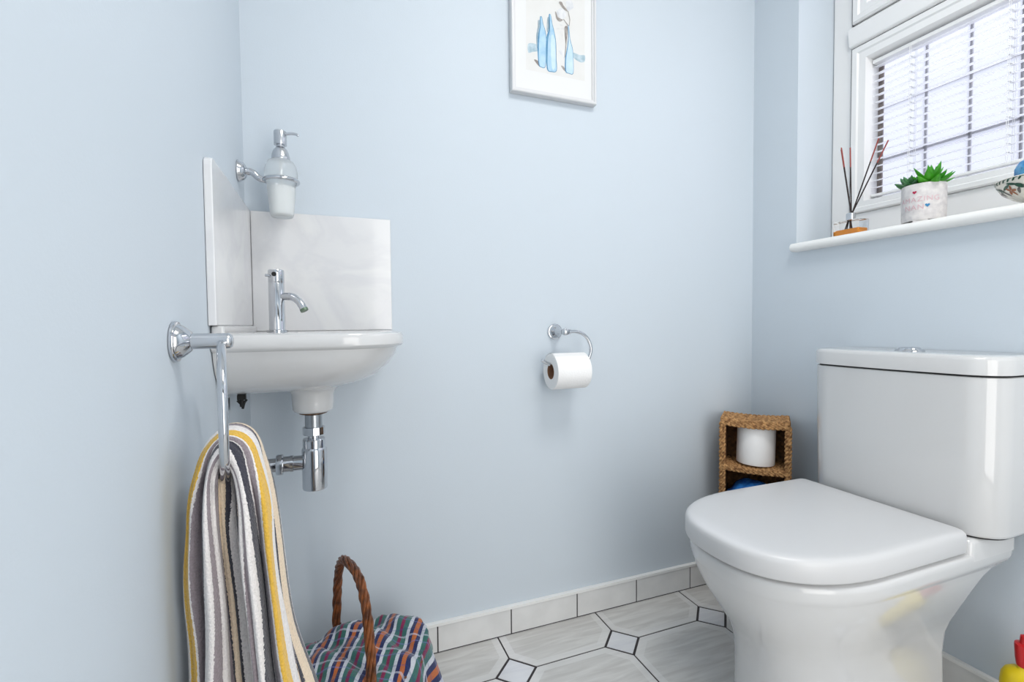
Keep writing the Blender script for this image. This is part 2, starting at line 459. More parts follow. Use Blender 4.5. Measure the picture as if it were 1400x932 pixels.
def rbox(x0, x1, w, rf, rb, bow=0, n=8, TC=-.512):
    pts = []
    def arc(cx, cy, r, t0):
        for k in range(n+1):
            t = t0+PI/2*k/n; pts.append((cx+r*math.cos(t), cy+r*math.sin(t)))
    arc(x1-rb, TC+w-rb, rb, 0); arc(x0+rf, TC+w-rf, rf, PI/2)
    for k in range(1, 12):
        u = k/12; pts.append((x0-bow*(1-(2*u-1)**2), TC+w-rf-(2*w-2*rf)*u))
    arc(x0+rf, TC-w+rf, rf, PI); arc(x1-rb, TC-w+rb, rb, 1.5*PI)
    return pts
loft(bm, [[Vector((x, y, z)) for x, y in rbox(xa, xe, w, r, .014)] for z, xa, xe, w, r in
          ((.392, 1.345, 1.507, .1822, .012), (.425, 1.347, 1.507, .1822, .012), (.432, 1.35, 1.505, .1805, .012), (.4345, 1.355, 1.502, .177, .01))])
obj('cistern_deck', bm, M['ceramic'], toilet, angle=50)
bm = B()
CF = 1.352
loft(bm, [[Vector((x, y, z)) for x, y in rbox(CF+d, W-.002, .1945-e, .060, .012, .007, TC=-.5305)] for z, d, e in
          ((.4365, .012, .010), (.440, .006, .005), (.446, .004, .003), (.6, .002, .001), (.7565, 0, 0), (.7575, .002, .002))])
obj('cistern', bm, M['ceramic'], toilet, angle=50)
bm = B()
loft(bm, [[Vector((x, y, z)) for x, y in rbox(CF+.012, W-.003, .184, .055, .012, .006, TC=-.5305)] for z in (.435, .437)])
obj('painted_shadow_line', bm, M['gap'], toilet)  # dark slab, paints the shadow line below the cistern
bm = B()
loft(bm, [[Vector((x, y, z)) for x, y in rbox(CF+.006, W-.003, .1885, .055, .012, .006, TC=-.5305)] for z in (.757, .7615)])
obj('painted_shadow_line', bm, M['gap'], toilet)  # dark slab, paints the shadow line beneath the cistern lid
bm = B()
loft(bm, [[Vector((x, y, z)) for x, y in rbox(CF-.003+d, W-.0015, .1965-d, .061, .012, .007, TC=-.5305)] for z, d in
          ((.7610, .002), (.7620, 0), (.790, 0), (.7955, .0015), (.7985, .005), (.8, .010))])
obj('cistern_lid', bm, M['ceramic'], toilet, angle=60)
bm = B(); lathe(bm, [(.028, 0), (.028, .002), (.0255, .0045), (.021, .0045), (.0205, .007), (.018, .0085), (.010, .0095)], (1.435, -.530, .7995), seg=36)
obj('flush_button', bm, M['chrome'], toilet)
bm = B()
loft(bm, [[Vector((x, y, z)) for x, y in dshape(.880+d, 1.338, .168-d, .24, 2.35)] for z, d in ((.4045, .006), (.4135, .006))])
obj('painted_seat_shadow', bm, M['gap'], toilet)  # dark slab standing in for the shade under the closed lid
bm = B()
loft(bm, [[Vector((x, y, z)) for x, y in dshape(.866+d, 1.343-d*.6, .1805-d, .245, 2.45, rb=.012)] for z, d in
          ((.4120, .004), (.4132, .001), (.416, 0), (.444, 0), (.4500, .0014), (.4540, .0045), (.4562, .0095), (.4572, .018), (.4578, .045))])
obj('lid', bm, M['lidplastic'], toilet, angle=60)

# ------------------------------------------------------------------ wash basin, marble splash panels
basin = thing('wash_basin', (.15, -.19, .745), 'small white wall hung corner wash basin with chrome tap and bottle trap', 'basin')
def basin_outline(x1, yn, yf, r, rf, x0=.0015, n=12):
    pts = [(x0, yf), (x0, yn)]
    cx, cy = x1-r, yn+r
    for k in range(n+1):
        t = -PI/2+PI/2*k/n; pts.append((cx+r*math.cos(t), cy+r*math.sin(t)))
    cx, cy = x1-rf, yf-rf
    for k in range(n+1):
        t = PI/2*k/n; pts.append((cx+rf*math.cos(t), cy+rf*math.sin(t)))
    return pts
bm = B()
prof = [(.7455, .13, -.225, -.085, .06, .05), (.747, .175, -.250, -.062, .08, .06), (.752, .212, -.283, -.040, .10, .07), (.761, .240, -.310, -.028, .11, .08),
        (.775, .266, -.335, -.018, .12, .08), (.795, .286, -.352, -.010, .12, .07), (.815, .299, -.362, -.004, .12, .05), (.829, .303, -.365, -.003, .12, .04),
        (.832, .311, -.372, -.0025, .12, .035), (.836, .3135, -.3745, -.002, .12, .03), (.850, .3135, -.3745, -.002, .12, .03), (.856, .310, -.371, -.003, .117, .03), (.859, .303, -.364, -.006, .112, .03)]
rings = [[Vector((x, y, z)) for x, y in basin_outline(x1, yn, yf, r, rf)] for z, x1, yn, yf, r, rf in prof]
# inner bowl: rim ledge then cavity
inner = [(.859, 1.0), (.8575, .93), (.845, .86), (.81, .74), (.785, .5), (.778, .12)]
base = basin_outline(.288, -.345, -.04, .10, .06, x0=.10)
cx_, cy_ = .195, -.19
for z, s in inner[0:]:
    rings.append([Vector((cx_+(x-cx_)*s, cy_+(y-cy_)*s, z)) for x, y in base])
loft(bm, rings)
obj('bowl', bm, M['ceramic'], basin, angle=35)
bm = B(); box(bm, .0015, .020, -.372, -.012, .857, .8722)
bevel(obj('rear_upstand', bm, M['ceramic'], basin, smooth=False), .004, 3)
bm = B(); lathe(bm, [(.058, .004), (.046, -.003), (.0405, -.011), (.0395, -.030), (.0385, -.043), (.035, -.048), (.02, -.048)], (.1405, -.19, .746), seg=40)
obj('outlet_boss', bm, M['ceramic'], basin, angle=60)
def smooth_lathe(name, prof, c, m, parent, axis='Z', seg=36, angle=40):
    bm = B(); lathe(bm, prof, c, axis, seg); return obj(name, bm, m, parent, angle=angle)
tap = smooth_lathe('tap', [(.0195, 0), (.0195, .0035), (.0158, .0045), (.0152, .006), (.0150, .097), (.0146, .0975), (.0146, .0985), (.0150, .099), (.0150, .1225), (.0140, .1245), (.006, .125)], (.077, -.17, .859), M['chrome'], basin)
bm = B()
al = math.radians(28); dx, dy = math.cos(al), -math.sin(al)
sp = [(.0, .071), (.022, .0712), (.034, .070), (.044, .064), (.052, .055), (.0575, .045)]
tube(bm, smooth_path([(.077+dx*a, -.17+dy*a, .859+z) for a, z in sp], 6), .0076, 20)
s_ = obj('spout', bm, M['chrome'], tap, angle=50)
bm = B()
tube(bm, [(.077+dx*.0570, -.17+dy*.0570, .859+.0462), (.077+dx*.0594, -.17+dy*.0594, .859+.0418)], .0079, 20)
obj('aerator', bm, mat('green_tinted_aerator', '6C7F6C', rough=.4, metal=.5), tap)
bm = B(); tube(bm, [(.077-.008, -.17-.010, .859+.111), (.077-.018, -.17-.016, .859+.1125)], .0028, 12)
lathe(bm, [(.0045, 0), (.0045, .0012)], (.0745, -.1852, .859+.115), '-Y', 16, mi=1)
obj('lever', bm, [M['chrome'], M['black']], tap)
# bottle trap
tc = (.1405, -.19, 0)
trap = smooth_lathe('bottle_trap', [(.010, .640), (.0235, .6215), (.0240, .620), (.0240, .5415), (.0228, .539), (.010, .5385)], tc, M['chrome'], basin)
smooth_lathe('washer', [(.020, .701), (.0275, .6975), (.0270, .694), (.018, .691)], tc, M['brass'], trap)
smooth_lathe('waste_tail', [(.0165, .698), (.0165, .6655)], tc, mat('dull_chrome', (.42, .44, .46), rough=.3, metal=1), trap)
smooth_lathe('compression_nut', [(.0165, .6665), (.0212, .6655), (.0212, .6505), (.0185, .6495), (.012, .6495)], tc, M['chrome'], trap, seg=12, angle=20)
smooth_lathe('inlet_neck', [(.0118, .652), (.0118, .635)], tc, M['chrome'], trap)
smooth_lathe('compression_nut', [(.012, .6418), (.0205, .6418), (.0216, .6400), (.0216, .6225), (.0205, .6215), (.012, .6215)], tc, M['chrome'], trap, angle=30)
smooth_lathe('outlet_pipe', [(.0138, .001), (.0138, .062), (.0138, .07)], (0, -.19, .594), M['chrome'], trap, 'X')
smooth_lathe('outlet_nut', [(.014, .070), (.0195, .0705), (.0205, .073), (.0205, .081), (.019, .083), (.0155, .0835), (.0155, .095), (.0165, .0955), (.0165, .101), (.0150, .102), (.0148, .119)], (0, -.19, .594), M['chrome'], trap, 'X', angle=30)
smooth_lathe('wall_rosette', [(.03, .001), (.029, .005), (.018, .012), (.0142, .013)], (0, -.19, .594), M['chrome'], trap, 'X')
bm = B()                                                          # fixing bolt and black wing nut under the basin
lathe(bm, [(.0035, .742), (.0035, .722)], (.020, -.235, 0), seg=12); box(bm, .013, .027, -.240, -.230, .735, .7445)
tube(bm, [(.013, -.235, .734), (.018, -.235, .728), (.021, -.235, .722)], .0025, 8); tube(bm, [(.028, -.235, .735), (.024, -.235, .729), (.021, -.235, .718)], .0022, 8)
obj('fixing_bolt', bm, M['black'], basin)
bm = B(); box(bm, .0015, .0095, -.300, -.285, .7255, .7475); obj('wall_bracket', bm, M['satin'], basin, smooth=False)

pb = B(); box(pb, .0123, .3215, -.012, -.0005, .8595, 1.133)
o = obj('splash_panel', pb, M['marble'], smooth=False); bevel(o, .0015); tag(o, 'low rectangular marble splash panel on the back wall behind the tap', 'splashback', )
pb = B()
pr = [(-.0125, .8725), (-.378, .8725), (-.378, 1.117), (-.3772, 1.1225), (-.373, 1.1265), (-.367, 1.1285), (-.355, 1.133), (-.0125, 1.133)]
pr = [(-.0125, .8725), (-.384, .8725), (-.384, 1.119), (-.3825, 1.1265), (-.377, 1.1315), (-.370, 1.133), (-.0125, 1.133)]
loft(pb, [[Vector((x, y, z)) for y, z in pr] for x in (.0005, .0122)])
o = obj('splash_panel', pb, M['marble'], smooth=False); bevel(o, .0015); tag(o, 'marble splash panel on the left wall beside the basin, end edge facing out', 'splashback')

# ------------------------------------------------------------------ soap dispenser on its wall bracket
sc = Vector((.0835, -.080, 0))
disp = thing('soap_dispenser', (.0835, -.080, 1.108), 'frosted glass liquid soap dispenser with chrome pump in a wall bracket', 'soap dispenser')
M['frost'] = mat('frosted_glass', (.93, .96, .97), rough=.35, spec=.5)
M['frost'].node_tree.nodes['Principled BSDF'].inputs['Transmission Weight'].default_value = .75
M['frost'].node_tree.nodes['Principled BSDF'].inputs['IOR'].default_value = 1.12
smooth_lathe('frosted_bottle', [(.015, 1.110), (.0205, 1.1085), (.0232, 1.112), (.0242, 1.118), (.0265, 1.145), (.0283, 1.172), (.0290, 1.180), (.0318, 1.187), (.0333, 1.196), (.0328, 1.208), (.030, 1.219), (.0255, 1.2265), (.018, 1.2315), (.012, 1.232)], sc, M['frost'], disp, angle=80)
M['soap'] = mat('white_soap', 'F2F3F2', rough=.5)
smooth_lathe('liquid_soap', [(.006, 1.113), (.0200, 1.1135), (.0222, 1.120), (.0245, 1.145), (.0262, 1.172), (.0262, 1.1725), (.004, 1.173)], sc, M['soap'], disp, angle=60)
smooth_lathe('dip_tube', [(.003, 1.173), (.003, 1.231)], sc, M['soap'], disp)
pump = smooth_lathe('pump', [(.0185, 1.2285), (.0190, 1.2310), (.0185, 1.2365), (.0182, 1.238), (.0165, 1.246), (.0135, 1.253), (.0095, 1.2575), (.0078, 1.259), (.0078, 1.263), (.0128, 1.2632), (.0130, 1.2645), (.0130, 1.2905), (.0122, 1.2925), (.004, 1.293)], sc, M['satin'], disp)
bm = B(); tube(bm, smooth_path([(.092, -.083, 1.2865), (.106, -.086, 1.2885), (.1165, -.088, 1.2872), (.1195, -.089, 1.2835)], 5), lambda t: .0032-.0010*t, 12)
obj('pump_spout', bm, M['satin'], pump)
br = smooth_lathe('wall_rosette', [(.0225, .0008), (.0225, .003), (.0215, .005), (.0205, .005), (.0200, .0065), (.0180, .0120), (.0120, .0165), (.0100, .0170)], (0, -.080, 1.200), M['chrome'], disp, 'X')
bm = B(); tube(bm, smooth_path([(.016, -.080, 1.200), (.024, -.080, 1.200), (.031, -.080, 1.197), (.038, -.080, 1.190), (.0475, -.080, 1.186), (.051, -.080, 1.186)], 6), lambda t: .0078-.0018*t, 16)
obj('bracket_arm', bm, M['chrome'], disp, angle=60)
bm = B(); tube(bm, [sc+Vector((.0335*math.cos(2*PI*k/40), .0335*math.sin(2*PI*k/40), 1.1855)) for k in range(40)], .0042, 12, closed=True)
obj('bracket_ring', bm, M['chrome'], disp, angle=80)

# ------------------------------------------------------------------ towel ring and towel
ty = -.556
trg = thing('towel_ring', (.0, ty, .853), 'chrome towel ring on the left wall holding the striped towel', 'towel ring')
smooth_lathe('wall_rosette', [(.0245, .0008), (.0250, .0025), (.0240, .0050), (.0215, .0055), (.0212, .0065), (.0190, .0105), (.0120, .0185), (.0098, .0195)], (0, ty, .853), M['chrome'], trg, 'X', 40)
smooth_lathe('post', [(.0096, .017), (.0096, .0570), (.0092, .0595), (.0075, .062), (.004, .0632)], (0, ty, .853), M['satin'], trg, 'X', 32)
bm = B()
rd = Vector((.180, -.984, 0)).normalized(); rc = Vector((.0500, ty, .853-.0880))
tube(bm, [rc + rd*(.0850*math.sin(2*PI*k/64)) + Vector((0, 0, .0850*math.cos(2*PI*k/64))) for k in range(64)], .0051, 16, closed=True)
obj('ring', bm, M['chrome'], trg, angle=80)

def stripe_material(name, stripes, total=None, fuzz=.6, cross=None):
    m = bpy.data.materials.new(name); m.use_nodes = True; nt = m.node_tree; b = nt.nodes['Principled BSDF']
    b.inputs['Roughness'].default_value = .95; b.inputs['Specular IOR Level'].default_value = .15
    b.inputs['Sheen Weight'].default_value = .3
    uv = nt.nodes.new('ShaderNodeUVMap'); uv.uv_map = 'uv'
    tc = nt.nodes.new('ShaderNodeTexCoord')
    nz = nt.nodes.new('ShaderNodeTexNoise'); nz.inputs['Scale'].default_value = 420; nz.inputs['Detail'].default_value = 2
    nt.links.new(tc.outputs['Object'], nz.inputs['Vector'])
    sx = nt.nodes.new('ShaderNodeSeparateXYZ'); nt.links.new(uv.outputs[0], sx.inputs[0])
    md = nt.nodes.new('ShaderNodeMath'); md.operation = 'MULTIPLY_ADD'; md.inputs[1].default_value = .012
    nt.links.new(nz.outputs['Fac'], md.inputs[0]); nt.links.new(sx.outputs[0], md.inputs[2])
    fr = nt.nodes.new('ShaderNodeMath'); fr.operation = 'FRACT'; nt.links.new(md.outputs[0], fr.inputs[0])
    def ramp(src, st):
        r = nt.nodes.new('ShaderNodeValToRGB'); r.color_ramp.interpolation = 'CONSTANT'
        tot = sum(w for w, c in st); p = 0; e = r.color_ramp.elements
        for i, (w, c) in enumerate(st):
            el = e[i] if i < 2 else e.new(p/tot)
            el.position = p/tot; el.color = (*hexc(c), 1); p += w
        nt.links.new(src, r.inputs['Fac']); return r
    r = ramp(fr.outputs[0], stripes); last = r.outputs['Color']
    if cross:
        fy = nt.nodes.new('ShaderNodeMath'); fy.operation = 'FRACT'
        md2 = nt.nodes.new('ShaderNodeMath'); md2.operation = 'MULTIPLY_ADD'; md2.inputs[1].default_value = .03
        nt.links.new(nz.outputs['Fac'], md2.inputs[0]); nt.links.new(sx.outputs[1], md2.inputs[2]); nt.links.new(md2.outputs[0], fy.inputs[0])
        r2 = ramp(fy.outputs[0], [(w, c) for w, c, a in cross]); r3 = ramp(fy.outputs[0], [(w, a) for w, c, a in cross])
        mx = nt.nodes.new('ShaderNodeMix'); mx.data_type = 'RGBA'
        nt.links.new(r3.outputs['Color'], mx.inputs[0]); nt.links.new(last, mx.inputs[6]); nt.links.new(r2.outputs['Color'], mx.inputs[7]); last = mx.outputs[2]
    mv = nt.nodes.new('ShaderNodeMix'); mv.data_type = 'RGBA'; mv.blend_type = 'MULTIPLY'; mv.inputs[0].default_value = .35
    rr = nt.nodes.new('ShaderNodeValToRGB'); rr.color_ramp.elements[0].position = .3; rr.color_ramp.elements[0].color = (.55, .55, .55, 1); rr.color_ramp.elements[1].position = .6
    nt.links.new(nz.outputs['Fac'], rr.inputs['Fac']); nt.links.new(last, mv.inputs[6]); nt.links.new(rr.outputs['Color'], mv.inputs[7])
    nt.links.new(mv.outputs[2], b.inputs['Base Color'])
    bp = nt.nodes.new('ShaderNodeBump'); bp.inputs['Strength'].default_value = fuzz; bp.inputs['Distance'].default_value = .003
    nt.links.new(nz.outputs['Fac'], bp.inputs['Height']); nt.links.new(bp.outputs['Normal'], b.inputs['Normal'])
    return m
WHT, TAU, CHA, YEL, CRM = 'E9E4E2', '978C91', '42424C', 'E2B54A', 'E6D2B8'
M['towel'] = stripe_material('striped_terry', [(6.4, YEL), (.8, WHT), (3.6, TAU), (.8, WHT), (3.6, CHA), (4.4, WHT), (2.6, TAU), (4.2, WHT), (2.6, TAU), (.6, CHA), (3.6, CRM), (1.6, CHA), (4.6, WHT), (4.2, TAU), (.8, CHA), (2.8, YEL), (4, TAU), (.8, CHA),
                                               (4, WHT), (2.4, CHA), (3, CRM), (4, TAU), (3, WHT), (4, CHA), (2.5, TAU), (5, WHT), (2, CHA), (4, CRM), (1.2, CHA), (3, TAU), (6.5, WHT)])
def towel_sweep(bm, uvl, path, ax, ay, folds, amp, u0, u1, seed, tw=0):
    """thick folded bundle swept along an arch in the xz plane; ax(t), ay(t) half sizes"""
    N = 110; n = 120
    P = [Vector(p) for p in smooth_path(path, 14)]
    L = len(P); rings = []; 
    for i, p in enumerate(P):
        t = i/(L-1)
        a = P[max(i-1, 0)]; b = P[min(i+1, L-1)]; T = (b-a).normalized()
        T.y = 0; T.normalize(); Nn = Vector((T.z, 0, -T.x)) # normal in xz plane, outward for an arch run left to right is -Nn
        out = -Nn; ring = []
        for k in range(n):
            th = 2*PI*k/n
            f = 0
            for fq, ph, am in folds:
                f += am*(abs(math.sin(fq*th*.5+ph+.7*math.sin(3.1*t+seed+ph)))**.6-.72)
            r = 1 + amp(t)*f + .05*noise.noise(Vector((math.cos(th)*1.5+seed, math.sin(th)*1.5, t*7)))
            ring.append(p + out*(ax(t)*math.cos(th)*r) + Vector((0, -1, 0))*(ay(t)*math.sin(th)*r)
                        + Vector((noise.noise(p*9+Vector((k*.05, seed, 0))), noise.noise(p*9+Vector((seed, k*.05, 3))), 0))*.004)
        rings.append(ring)
    R = [[bm.verts.new(c) for c in r] for r in rings]
    for i in range(L-1):
        for k in range(n):
            j = (k+1) % n
            f = bm.faces.new((R[i][k], R[i][j], R[i+1][j], R[i+1][k]))
            for lp, (kk, ii) in zip(f.loops, ((k, i), (k+1, i), (k+1, i+1), (k, i+1))):
                lp[uvl].uv = (u0+(u1-u0)*kk/n + tw*ii/L + .012*math.sin(ii*.11+kk*.2), ii/L)
    bm.faces.new(list(reversed(R[0]))); bm.faces.new(R[-1])
bm = B(); uvl = bm.loops.layers.uv.new('uv')
def ev(tab, t):
    for (a, va), (b, vb) in zip(tab, tab[1:]):
        if t <= b: 
            u = (t-a)/(b-a); u = u*u*(3-2*u); return va+(vb-va)*u
    return tab[-1][1]
path = [(.058, ty-.014, .14), (.052, ty-.014, .30), (.0470, ty-.014, .45), (.0425, ty-.014, .60), (.0405, ty-.014, .675), (.0455, ty-.012, .712), (.0585, ty-.010, .730), (.0745, ty-.014, .712),
        (.0845, ty-.022, .672), (.0915, ty-.03, .60), (.1020, ty-.035, .48), (.1190, ty-.035, .38), (.139, ty-.035, .26), (.155, ty-.035, .16)]
towel_sweep(bm, uvl, path,
            lambda t: ev([(0, .0360), (.16, .0300), (.27, .0225), (.36, .0170), (.43, .0175), (.5, .0230), (.57, .0185), (.68, .0200), (1, .038)], t),
            lambda t: ev([(0, .056), (.25, .052), (.38, .044), (.5, .042), (.62, .048), (1, .070)], t),
            [(5, .35, 1.0), (9, 1.1, .35), (17, .4, .10)], lambda t: ev([(0, .80), (.3, .62), (.45, .16), (.55, .16), (.7, .62), (1, .85)], t), -.045, .955, 1.7, -.085)
path2 = [(.068, ty+.040, .14), (.068, ty+.045, .40), (.064, ty+.038, .60), (.0610, ty+.012, .668), (.062, ty+.008, .680), (.0630, ty+.012, .668), (.076, ty+.036, .58), (.088, ty+.042, .40), (.100, ty+.042, .14)]
towel_sweep(bm, uvl, path2, lambda t: ev([(0, .028), (.4, .014), (.5, .010), (.6, .014), (1, .030)], t), lambda t: ev([(0, .040), (.5, .026), (1, .040)], t),
            [(5, .1, .8), (9, .4, .3)], lambda t: .45, .56, .98, 4.2)
o = obj('bath_towel', bm, M['towel'], angle=180)
tag(o, 'striped terry towel in grey, white, charcoal and yellow hanging through the towel ring', 'towel')

# ------------------------------------------------------------------ toilet roll holder and roll
hx, hz, hy = .778, .848, -.068
hold = thing('toilet_roll_holder', (hx, 0, hz), 'chrome open hook toilet roll holder screwed to the back wall', 'toilet roll holder')
smooth_lathe('wall_rosette', [(.0215, .0008), (.0225, .003), (.0215, .0060), (.0195, .0065), (.0185, .0110), (.0130, .0170), (.0090, .0210), (.0075, .030), (.0075, .058), (.0092, .0600), (.0098, .067), (.0085, .074), (.003, .0770)], (hx, 0, hz), M['chrome'], hold, '-Y', 32)
bm = B()
tube(bm, smooth_path([(hx+.004, hy, hz), (hx+.028, hy, hz+.0005), (hx+.048, hy, hz-.004), (hx+.066, hy, hz-.016), (hx+.077, hy, hz-.036), (hx+.079, hy, hz-.056), (hx+.072, hy, hz-.076), (hx+.060, hy, hz-.0875), (hx+.044, hy, hz-.0915), (.77, hy, hz-.0920), (.738, hy, hz-.090), (.722, hy, hz-.084), (.706, hy, hz-.0755)], 8), .0046, 14)
obj('wire_arm', bm, M['chrome'], hold, angle=80)
smooth_lathe('arm_collar', [(.0055, 0), (.0068, .001), (.0068, .006), (.0045, .0075)], (hx+.009, hy, hz), M['chrome'], hold, 'X', 24)
M['paper'] = mat('soft_white_paper', 'F6F5F4', rough=.95, bump=.35, bscale=220)
M['card'] = mat('brown_cardboard', '9A7358', rough=.9, bump=.2, bscale=200)
rz = hz-.0920-.0200+.0046+.0003
def paper_roll(name, c, axis, R, L, hole, label, group=None):
    t = thing(name, c, label, 'toilet roll', group)
    c = Vector(c)
    bm = B()
    lathe(bm, [(hole+.0008, .001), (hole+.002, 0), (R*.55, .0004), (R*.8, -.0002), (R-.003, 0), (R-.0008, .0008), (R, .003), (R*1.002, L*.5), (R, L-.003), (R-.0008, L-.0008), (R-.003, L), (R*.7, L-.0004), (hole+.002, L), (hole+.0008, L-.001), (hole+.0008, .001)], c, axis, 56, cap=False)
    obj('paper', bm, M['paper'], t, angle=50)
    bm = B()
    lathe(bm, [(hole, .0005), (hole+.0009, .0005), (hole+.0009, L-.0005), (hole, L-.0005), (hole, .0005)], c, axis, 40, cap=False)
    obj('cardboard_core', bm, M['card'], t, angle=50)
    return t
r1 = paper_roll('toilet_roll', (.732, hy, rz), 'X', .0490, .102, .0200, 'white toilet roll threaded on the chrome wall holder')
bm = B()                                                           # loose outer sheet edge lying on the roll
pts = []
for k in range(14):
    a = math.radians(118 - k*9); pts.append((a, .0496+.0003*math.sin(k)))
lo = [[Vector((x, hy - r*math.sin(a-PI/2)*-1*-1, rz + r*math.cos(a-PI/2))) for a, r in pts] for x in (.7335, .8325)]
loft(bm, lo, closed=False)
obj('loose_sheet', bm, M['paper'], r1, recalc=False)

# ------------------------------------------------------------------ framed picture
px0, px1, pz0, pz1 = .647, .908, 1.500, 1.850
pic = thing('framed_picture', ((px0+px1)/2, 0, pz0), 'slim white framed watercolour of blue bottles hanging on the back wall', 'picture')
bm = B()
prof = [(0, -.001), (0, -.0180), (.002, -.0200), (.0065, -.0200), (.0085, -.0165), (.0125, -.0160), (.0130, -.0120), (.0130, -.001)]
R = []
for ins, y in prof:
    R.append([bm.verts.new(p) for p in ((px0+ins, y, pz0+ins), (px1-ins, y, pz0+ins), (px1-ins, y, pz1-ins), (px0+ins, y, pz1-ins))])
for a in range(len(R)):
    b = (a+1) % len(R)
    for i in range(4):
        j = (i+1) % 4; bm.faces.new((R[a][i], R[a][j], R[b][j], R[b][i]))
obj('frame', bm, mat('picture_frame_white', 'D9D9DA', rough=.35), pic, angle=15)
bm = B(); box(bm, px0+.0128, px1-.0128, -.0125, -.004, pz0+.0128, pz1-.0128)
obj('paper_mount', bm, mat('off_white_art_paper', 'E4E4E4', rough=.6, bump=.1, bscale=150), pic, smooth=False)
# watercolour drawn as flat shapes on the paper; millimetres from the middle of the frame's lower edge
def wc(name, a, b, sc=60):
    return mat(name, a, rough=.8, var=b, vscale=sc)
AM = [wc('blue_wash', '9CC4DE', 'B9D6EA', 40), wc('pale_blue_wash', 'BCD8EC', 'CFE3F2', 40), wc('deep_blue_line', '4D86AE', '6E9DBD', 60), wc('grey_blue_band', '9DB6C2', 'C3D3DB', 70),
      wc('brown_line', '8C8480', 'B0AAA5', 60), wc('soft_shade', '8DA2AF', 'A8B7C0', 60), wc('petal', 'E6E6E6', 'D0D2D6', 60), wc('paper_tone', 'DFDEDB', 'E2E1DF', 20)]
bm = B()
layer = [0]
def flat(pts, mi):
    layer[0] += 1; y = -.0126-.00004*layer[0]
    vs2 = [bm.verts.new((.7775+x*.001, y, 1.5+z*.001)) for x, z in pts]
    f = bm.faces.new(vs2); f.material_index = mi
    bmesh.ops.triangulate(bm, faces=[f])
def sm(pts, n=5):
    q = [Vector((a, b, 0)) for a, b in pts]; q = q+q[:1]
    L = len(q)-1; out = []
    for i in range(L):
        p0, p1, p2, p3 = q[(i-1) % L], q[i], q[(i+1) % L], q[(i+2) % L]
        for k in range(n):
            t = k/n; v = .5*((2*p1)+(-p0+p2)*t+(2*p0-5*p1+4*p2-p3)*t*t+(-p0+3*p1-3*p2+p3)*t**3); out.append((v.x, v.y))
    return out
flat([(-85.3, 263), (96.5, 304.7), (95.3, 64), (-87.1, 64.9)], 7)
flat(sm([(-80.2, 133.9), (-65.5, 139), (-51.4, 136.3), (-49.8, 122.4), (-65.7, 116.2), (-79.7, 111.9)]), 3)
flat(sm([(57.8, 137), (80.4, 134.6), (95.7, 136.2), (94.8, 119.5), (80.3, 114.9), (59.6, 123.6)]), 3)
flat(sm([(12.6, 134.2), (28.1, 138.8), (35.4, 133.7), (33.5, 115.5), (20.6, 122.8)]), 6)
flat(sm([(-62.4, 95.3), (-53.5, 95.6), (-34.1, 83.8), (-44.8, 79.4), (-53.6, 85.1)]), 4)
flat(sm([(19.7, 93.5), (27.8, 93), (37, 81.6), (29.6, 82.2)]), 4)
flat(sm([(-49.8, 203.2), (-43.8, 205.4), (-45.3, 189.9), (-48.7, 163.8), (-50.4, 131.8), (-54.3, 131), (-55.4, 162.5), (-49.9, 190.5)]), 5)
flat(sm([(-43.7, 214), (-38, 215.2), (-34.6, 198.5), (-27.9, 180.8), (-24.2, 156), (-25.2, 114.2), (-28.7, 81.6), (-41.3, 78.7), (-49, 85.9), (-52.2, 125.1), (-49.8, 163.6), (-44.6, 190)]), 2)
flat(sm([(-41.6, 212.9), (-38.7, 213.5), (-35.3, 196.7), (-29, 179), (-25.6, 154.1), (-26.7, 114), (-29.8, 82.7), (-39.8, 80.3), (-46.9, 87.3), (-48, 125.9), (-45.5, 164.5), (-42.1, 190.6)]), 0)
flat(sm([(-21.6, 215.6), (-12.9, 218.4), (-13.9, 190), (-19, 179.4), (-23.3, 181.1)]), 5)
flat(sm([(-17.2, 225.1), (-10.7, 225.9), (-6.5, 204.4), (-0.9, 185.7), (4.7, 155.3), (5.2, 116.7), (6.4, 78.2), (-9, 71.6), (-23.4, 76.1), (-26.6, 117.2), (-24.9, 162.3), (-16.8, 189.4)]), 2)
flat(sm([(-14.3, 224.4), (-11.1, 224.5), (-7.3, 202.6), (-2, 183.5), (3.2, 153.4), (3.7, 116.4), (4.9, 78.9), (-8.2, 73.7), (-20.5, 77.9), (-21.6, 118.1), (-19.1, 160.2), (-13.9, 190)]), 0)
flat(sm([(-9, 171.8), (0.4, 164.1), (2.4, 135.5), (2.1, 90.3), (-7.1, 79), (-11.5, 123.2)]), 1)
flat(sm([(31.4, 200.7), (41.1, 204.6), (38.6, 171.7), (33.5, 125.2), (30.9, 121.5), (34.9, 164.4)]), 4)
flat(sm([(41.8, 207.4), (45.5, 207.5), (49.1, 173.7), (57.1, 146), (59.2, 113.7), (58.2, 79.1), (44.4, 76.7), (32.9, 81.2), (32.4, 115.3), (39.2, 149.1), (42.4, 178.9)]), 2)
flat(sm([(43.3, 206.4), (45.2, 206.1), (47.9, 171.9), (56, 144.1), (58, 113.4), (57.1, 80.2), (44.8, 78.1), (35.9, 82.7), (36.1, 115.9), (41.5, 149.5), (44.3, 179.3)]), 1)
flat(sm([(2.4, 238.3), (6, 235.9), (11, 224.8), (25.7, 221.4), (17.5, 214.6), (6.6, 220)]), 4)
flat(sm([(6.8, 239.2), (21.5, 252.1), (34.3, 245.2), (36.1, 232.7), (24.9, 222.3), (12.1, 226)]), 6)
flat(sm([(14.2, 266.6), (23, 269.2), (28.9, 260.2), (41.7, 250.1), (39.1, 246.9), (25.1, 254.2)]), 4)
flat(sm([(36.3, 271.5), (51.2, 279.7), (60.4, 263.9), (51, 253.8), (43.6, 247.3), (38.1, 255.8)]), 6)
